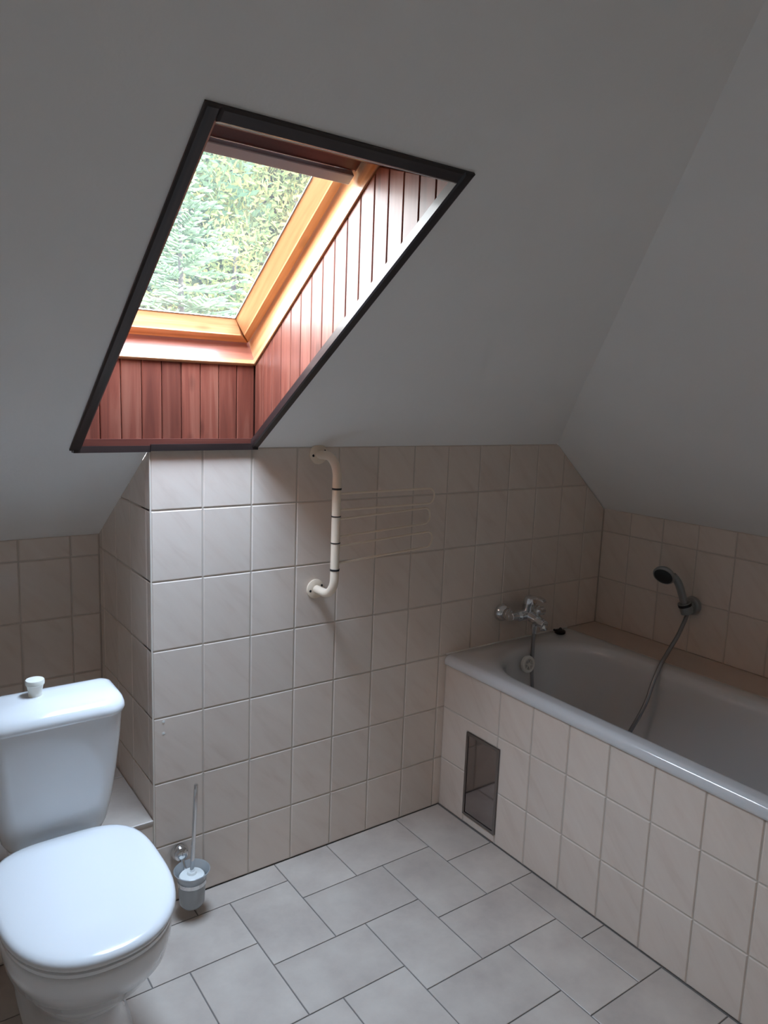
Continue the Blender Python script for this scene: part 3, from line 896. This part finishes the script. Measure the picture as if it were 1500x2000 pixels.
for zu, zl, ye, xe in ((1.228, 1.178, -0.105, 0.905), (1.150, 1.096, -0.030, 0.952), (1.067, 1.014, -0.030, 0.966)):
    d = V((xe - XB, ye - YB, 0)); L = d.length; d.normalize()
    r = (zu - zl) / 2; zm = (zu + zl) / 2
    s = V((XB, YB, 0))
    pts = [s + d * 0.008 + V((0, 0, zu))] + [s + d * (L - r) + d * (sin(a) * r) + V((0, 0, zm + cos(a) * r)) for a in [pi * k / 14 for k in range(15)]] + [s + d * 0.008 + V((0, 0, zl))]
    ob('arm', tube(pts, 0.0036, 10), BEIGE_TUBE, rl, True, 60)

# ------------------------------------------------------------------ toilet
TX = -0.285
wc = empty('toilet', (TX, -0.3, 0))
tag(wc, 'white ceramic close-coupled toilet with closed lid', 'toilet')
def dshape(z, a, yb, yf, ym=-0.40, nb=3.6, nf=2.3, n=64, cx=TX):
    out = []
    for k in range(n):
        t = 2 * pi * k / n
        c, s = cos(t), sin(t)
        e = nb if s > 0 else nf
        rad = (abs(c) ** e + abs(s) ** e) ** (-1 / e)
        yy = s * rad
        out.append((cx + a * c * rad, ym + yy * ((yb - ym) if yy > 0 else (ym - yf)), z))
    return out
# bowl and foot
bowl = [dshape(0.0, 0.112, -0.02, -0.50, -0.27, 5, 2.6), dshape(0.012, 0.112, -0.02, -0.50, -0.27, 5, 2.6), dshape(0.02, 0.104, -0.02, -0.49, -0.27, 5, 2.6), dshape(0.09, 0.092, -0.02, -0.455, -0.27, 5, 2.6),
        dshape(0.145, 0.094, -0.03, -0.465, -0.28, 5, 2.5), dshape(0.175, 0.106, -0.06, -0.495, -0.32, 4.5, 2.4), dshape(0.215, 0.119, -0.10, -0.535, -0.36, 4.2, 2.3), dshape(0.262, 0.141, -0.14, -0.580, -0.38, 4, 2.3),
        dshape(0.305, 0.160, -0.16, -0.610, -0.39, 4, 2.3), dshape(0.310, 0.166, -0.165, -0.618, -0.39, 4, 2.3), dshape(0.345, 0.172, -0.175, -0.628, -0.40, 3.8, 2.3), dshape(0.378, 0.174, -0.18, -0.633, -0.40, 3.8, 2.3),
        dshape(0.386, 0.172, -0.183, -0.631, -0.40, 3.8, 2.3), dshape(0.389, 0.166, -0.188, -0.625, -0.40, 3.8, 2.3)]
ob('bowl', loft(bowl), CERAMIC, wc, True, 50)
ob('neck', loft([rrect(TX - w, TX + w, -0.30, -0.012, 0.03, z, 8) for z, w in ((0.02, 0.085), (0.12, 0.080), (0.20, 0.085), (0.28, 0.095), (0.34, 0.105), (0.372, 0.108), (0.380, 0.104))]), CERAMIC, wc, True, 50)
seat = [dshape(0.391, 0.170, -0.187, -0.630), dshape(0.393, 0.175, -0.183, -0.636), dshape(0.402, 0.176, -0.182, -0.638), dshape(0.405, 0.172, -0.186, -0.633)]
ob('seat', loft(seat), SEAT_PLASTIC, wc, True, 50)
lid = [dshape(0.409, 0.172, -0.184, -0.634), dshape(0.410, 0.178, -0.180, -0.641), dshape(0.415, 0.181, -0.178, -0.644), dshape(0.422, 0.180, -0.178, -0.643), dshape(0.428, 0.176, -0.181, -0.638),
       dshape(0.4315, 0.168, -0.188, -0.628), dshape(0.433, 0.152, -0.204, -0.606), dshape(0.4345, 0.11, -0.25, -0.545), dshape(0.435, 0.05, -0.33, -0.46)]
lo = ob('lid', loft(lid), SEAT_PLASTIC, wc, True, 50)
for sx in (-0.075, 0.075):
    ob('hinge', lathe([(0.0, 0.0), (0.014, 0.0), (0.014, 0.018), (0.010, 0.022), (0, 0.023)], (TX + sx, -0.176, 0.380), (0, 0, 1), 20), WHITE_PLASTIC, wc, True, 40)
def crect(z, hw, y0, y1, r, back=0.02): return rrect(TX - hw, TX + hw, y0, y1, (r, back, back, r), z, 10)
cist = [crect(0.375, 0.095, -0.125, -0.03, 0.03), crect(0.385, 0.112, -0.138, -0.022, 0.035), crect(0.41, 0.125, -0.146, -0.014, 0.04), crect(0.47, 0.138, -0.154, -0.010, 0.045),
        crect(0.56, 0.151, -0.162, -0.008, 0.048), crect(0.64, 0.160, -0.167, -0.007, 0.05), crect(0.695, 0.164, -0.170, -0.006, 0.05), crect(0.706, 0.165, -0.170, -0.006, 0.05)]
ob('cistern', loft(cist), CERAMIC, wc, True, 50)
clid = [crect(0.707, 0.164, -0.172, -0.006, 0.05), crect(0.709, 0.170, -0.178, -0.003, 0.056), crect(0.716, 0.172, -0.180, -0.002, 0.058), crect(0.726, 0.171, -0.177, -0.002, 0.058), crect(0.736, 0.168, -0.169, -0.004, 0.058),
        crect(0.744, 0.162, -0.156, -0.008, 0.056), crect(0.7495, 0.152, -0.138, -0.015, 0.05), crect(0.7515, 0.140, -0.122, -0.024, 0.04), crect(0.7535, 0.115, -0.110, -0.034, 0.03), crect(0.754, 0.07, -0.09, -0.05, 0.015, 0.015)]
ob('cistern_lid', loft(clid), CERAMIC, wc, True, 60)
ob('flush_knob', lathe([(r * 1.28, h * 1.12) for r, h in ((0.0, 0.0), (0.0125, 0.0), (0.0125, 0.007), (0.0122, 0.009), (0.0150, 0.024), (0.0152, 0.026), (0.0172, 0.028), (0.0176, 0.036), (0.0165, 0.0385), (0.0, 0.0395))], (TX - 0.027, -0.062, 0.752), (0, 0, 1), 32), KNOB_PLASTIC, wc, True, 40)

# ------------------------------------------------------------------ toilet brush
tb = empty('toilet_brush_set', (0.083, 0, 0.03))
tag(tb, 'wall-hung frosted glass toilet brush holder with chrome-handled brush', 'toilet brush')
BC = V((0.083, -0.080, 0.0))
ob('wall_mount', lathe([(0.0, 0.0), (0.025, 0.0), (0.026, 0.005), (0.024, 0.018), (0.019, 0.028), (0.010, 0.032), (0, 0.033)], (0.074, 0.0005, 0.160), (0, -1, 0)), CHROME, tb, True, 40)
ob('bracket_arm', tube(bez([(0.074, -0.02, 0.158), (0.076, -0.030, 0.135), (0.078, -0.038, 0.118), (0.080, -0.043, 0.109)], 5), 0.006, 12), CHROME, tb, True)
ob('holding_ring', lathe([(0.0385, 0.102), (0.0415, 0.102), (0.0415, 0.114), (0.0385, 0.114)], BC, seg=36, close=True), CHROME, tb, True, 40)
ob('cup', lathe([(0.0, 0.030), (0.022, 0.030), (0.032, 0.034), (0.0365, 0.044), (0.038, 0.075), (0.039, 0.105), (0.041, 0.118), (0.047, 0.133), (0.052, 0.142), (0.050, 0.143), (0.045, 0.134), (0.039, 0.119), (0.037, 0.105), (0.036, 0.075), (0.034, 0.045), (0.028, 0.037), (0.0, 0.035)], BC, seg=40), FROSTED, tb, True, 50)
ob('cap', lathe([(0.0, 0.119), (0.036, 0.119), (0.037, 0.122), (0.034, 0.126), (0.014, 0.130), (0.011, 0.136), (0.0, 0.137)], BC, seg=32), WHITE_PLASTIC, tb, True, 40)
ob('handle', tube([BC + V((0.0, 0.0, 0.130)), BC + V((0.0085, 0.0, 0.30)), BC + V((0.0135, 0.0, 0.402)), BC + V((0.0136, 0.0, 0.405))], [0.0062, 0.0062, 0.0062, 0.0045], 16), CHROME, tb, True, 40)
bv, bf = [], []
for k in range(150):
    a = random.uniform(0, 2 * pi); z = random.uniform(0.042, 0.108)
    r = random.uniform(0.024, 0.031)
    p0 = BC + V((0, 0, z)); p1 = p0 + V((cos(a) * r, sin(a) * r, random.uniform(-.004, .004)))
    v, f = tube([p0, p1], 0.0014, 4, False); nb = len(bv); bv += v; bf += [tuple(i + nb for i in q) for q in f]
o = ob('bristles', (bv, bf), WHITE_PLASTIC, tb); o['kind'] = 'stuff'
ob('brush_core', lathe([(0.0, 0.040), (0.004, 0.040), (0.004, 0.13), (0, 0.13)], BC, seg=10), WHITE_PLASTIC, tb, True)

# two small drilled and filled holes in a tile near the niche corner
for z in (0.578, 0.543):
    c = V((0.031, -0.0004, z))
    ob('hole_filler', lathe([(0.0, 0.0), (0.0042, 0.0), (0.0042, 0.0006), (0, 0.0008)], c, (0, -1, 0), 12), WHITE_PLASTIC, wall_back)

# ------------------------------------------------------------------ garden seen through the roof window
GZ = -2.9
ground = ob('ground', box(-60, 60, -60, 70, GZ - 0.2, GZ), mat_leaf('lawn', [(0.3, (0.05, 0.055, 0.04)), (0.7, (0.09, 0.095, 0.07))], 0.0), kind='structure')
tag(ground, 'lawn of the garden below the attic window', 'ground')
BARK = principled('bark', (0.022, 0.018, 0.014), 0.95).m
SPRUCE = mat_leaf('spruce_needles', [(0.3, (0.05, 0.075, 0.05)), (0.5, (0.11, 0.155, 0.095)), (0.72, (0.20, 0.25, 0.15))], 0.15)
LEAF_A = mat_leaf('autumn_leaves', [(0.28, (0.022, 0.036, 0.016)), (0.48, (0.06, 0.075, 0.028)), (0.62, (0.12, 0.10, 0.035)), (0.78, (0.17, 0.085, 0.035))], 0.35)
LEAF_B = mat_leaf('green_leaves', [(0.28, (0.016, 0.028, 0.017)), (0.5, (0.036, 0.056, 0.03)), (0.75, (0.075, 0.092, 0.04))], 0.35)

def spruce(x, y, h, label):
    t = empty('spruce_tree', (x, y, GZ)); tag(t, label, 'tree')
    ob('trunk', tube([(x, y, GZ), (x + .03, y, GZ + h * .5), (x, y, GZ + h)], [0.12, 0.055, 0.008], 10), BARK, t, True)
    v, f = [], []
    def twig(p, d, L, r):
        d = d.normalized(); a = d.orthogonal().normalized(); b = d.cross(a)
        n = len(v)
        for k in range(4):
            an = pi / 2 * k + 0.4
            v.append(p + (a * cos(an) + b * sin(an)) * r * 0.8)
        m = p + d * L * 0.75
        for k in range(4):
            an = pi / 2 * k + 0.4
            v.append(m + (a * cos(an) + b * sin(an)) * r)
        v.append(p + d * L)
        for k in range(4):
            j = (k + 1) % 4
            f.append((n + k, n + j, n + 4 + j, n + 4 + k)); f.append((n + 4 + k, n + 4 + j, n + 8))
    z = 2.0
    while z < h - 0.1:
        R = (h - z) * 0.36 + 0.1
        nb = 6 + int(5 * R)
        a0 = random.uniform(0, 6)
        for k in range(nb):
            a = a0 + 2 * pi * k / nb + random.uniform(-.2, .2)
            Lb = R * random.uniform(0.75, 1.1)
            dr = random.uniform(-0.25, 0.08)
            base = V((x, y, GZ + z + random.uniform(-.12, .12)))
            out = V((cos(a), sin(a), 0))
            steps = max(3, int(Lb / 0.075))
            for s in range(1, steps + 1):
                q = s / steps
                p = base + out * (Lb * q) + V((0, 0, Lb * (dr * q + 0.22 * q * q)))
                side = V((-out.y, out.x, 0))
                tl = 0.10 + 0.16 * (1 - q) * min(1, Lb) + 0.03
                for sg in (-1, 1):
                    twig(p, out * 0.75 + side * sg * random.uniform(.5, 1) + V((0, 0, random.uniform(-.15, .55))), tl * random.uniform(.7, 1.1), 0.014)
                if s == steps: twig(p, out, 0.14, 0.019)
            twig(base, out * Lb + V((0, 0, Lb * (dr + .22))), Lb, 0.012)
        z += 0.20
    o = ob('foliage', (v, f), SPRUCE, t); o['kind'] = 'stuff'
    return t

def broadleaf(x, y, h, rx, rz, zc_, mat, n, size, label):
    t = empty('broadleaf_tree', (x, y, GZ)); tag(t, label, 'tree', 'trees behind the spruce')
    ob('trunk', tube(bez([(x, y, GZ), (x + .1, y, GZ + h * .3), (x - .05, y + .1, GZ + h * .6), (x, y, GZ + h * .85)], 4), [0.13 - 0.0085 * i for i in range(13)], 8), BARK, t, True)
    v, f = [], []
    cl = [(random.gauss(0, .55), random.gauss(0, .55), random.gauss(0, .55)) for _ in range(160)]
    for _ in range(n):
        c = random.choice(cl)
        p = V((x + (c[0] + random.gauss(0, .16)) * rx, y + (c[1] + random.gauss(0, .16)) * rx, GZ + zc_ + (c[2] + random.gauss(0, .16)) * rz))
        a = V((random.gauss(0, 1), random.gauss(0, 1), random.gauss(0, 1))).normalized(); b = a.orthogonal().normalized()
        s = size * random.uniform(.6, 1.3); m = len(v)
        v += [p - a * s, p + b * s * .5, p + a * s, p - b * s * .5]; f.append((m, m + 1, m + 2, m + 3))
    o = ob('foliage', (v, f), mat, t); o['kind'] = 'stuff'

spruce(2.28, 6.0, 7.0, 'pale blue-green spruce, the only conifer in the garden')
for (x, y, h, rx, rz, z_, m_, n_, s_, lb) in (
    (4.0, 8.4, 7.6, 1.25, 1.5, 4.9, LEAF_A, 9000, 0.055, 'low yellowing tree right beside the spruce'),
    (3.0, 11.6, 9.5, 1.8, 2.4, 6.5, LEAF_B, 18000, 0.09, 'green leafy tree close behind the spruce'),
    (7.0, 12.2, 10.0, 2.1, 2.4, 6.6, LEAF_A, 20000, 0.09, 'broad autumn-coloured tree standing apart from the spruce'),
    (-1.6, 12.5, 10.0, 2.0, 2.4, 6.6, LEAF_A, 16000, 0.09, 'rounded yellow-green tree on the toilet-niche side of the spruce'),
    (0.0, 18.5, 15.0, 2.8, 4.0, 9.2, LEAF_B, 20000, 0.18, 'tall dense green tree far behind the rounded yellow-green one'),
    (4.6, 18.0, 15.0, 2.6, 4.0, 9.0, LEAF_B, 24000, 0.18, 'tall dense green tree far behind the yellowing one'),
    (9.0, 19.0, 16.0, 2.8, 4.2, 9.6, LEAF_A, 26000, 0.18, 'tall rusty tree far behind between the two green ones'),
    (13.5, 18.5, 15.0, 2.8, 4.0, 9.4, LEAF_B, 24000, 0.18, 'tall dense green tree far behind the autumn-coloured one')):
    broadleaf(x, y, h, rx, rz, z_, m_, n_, s_, lb)
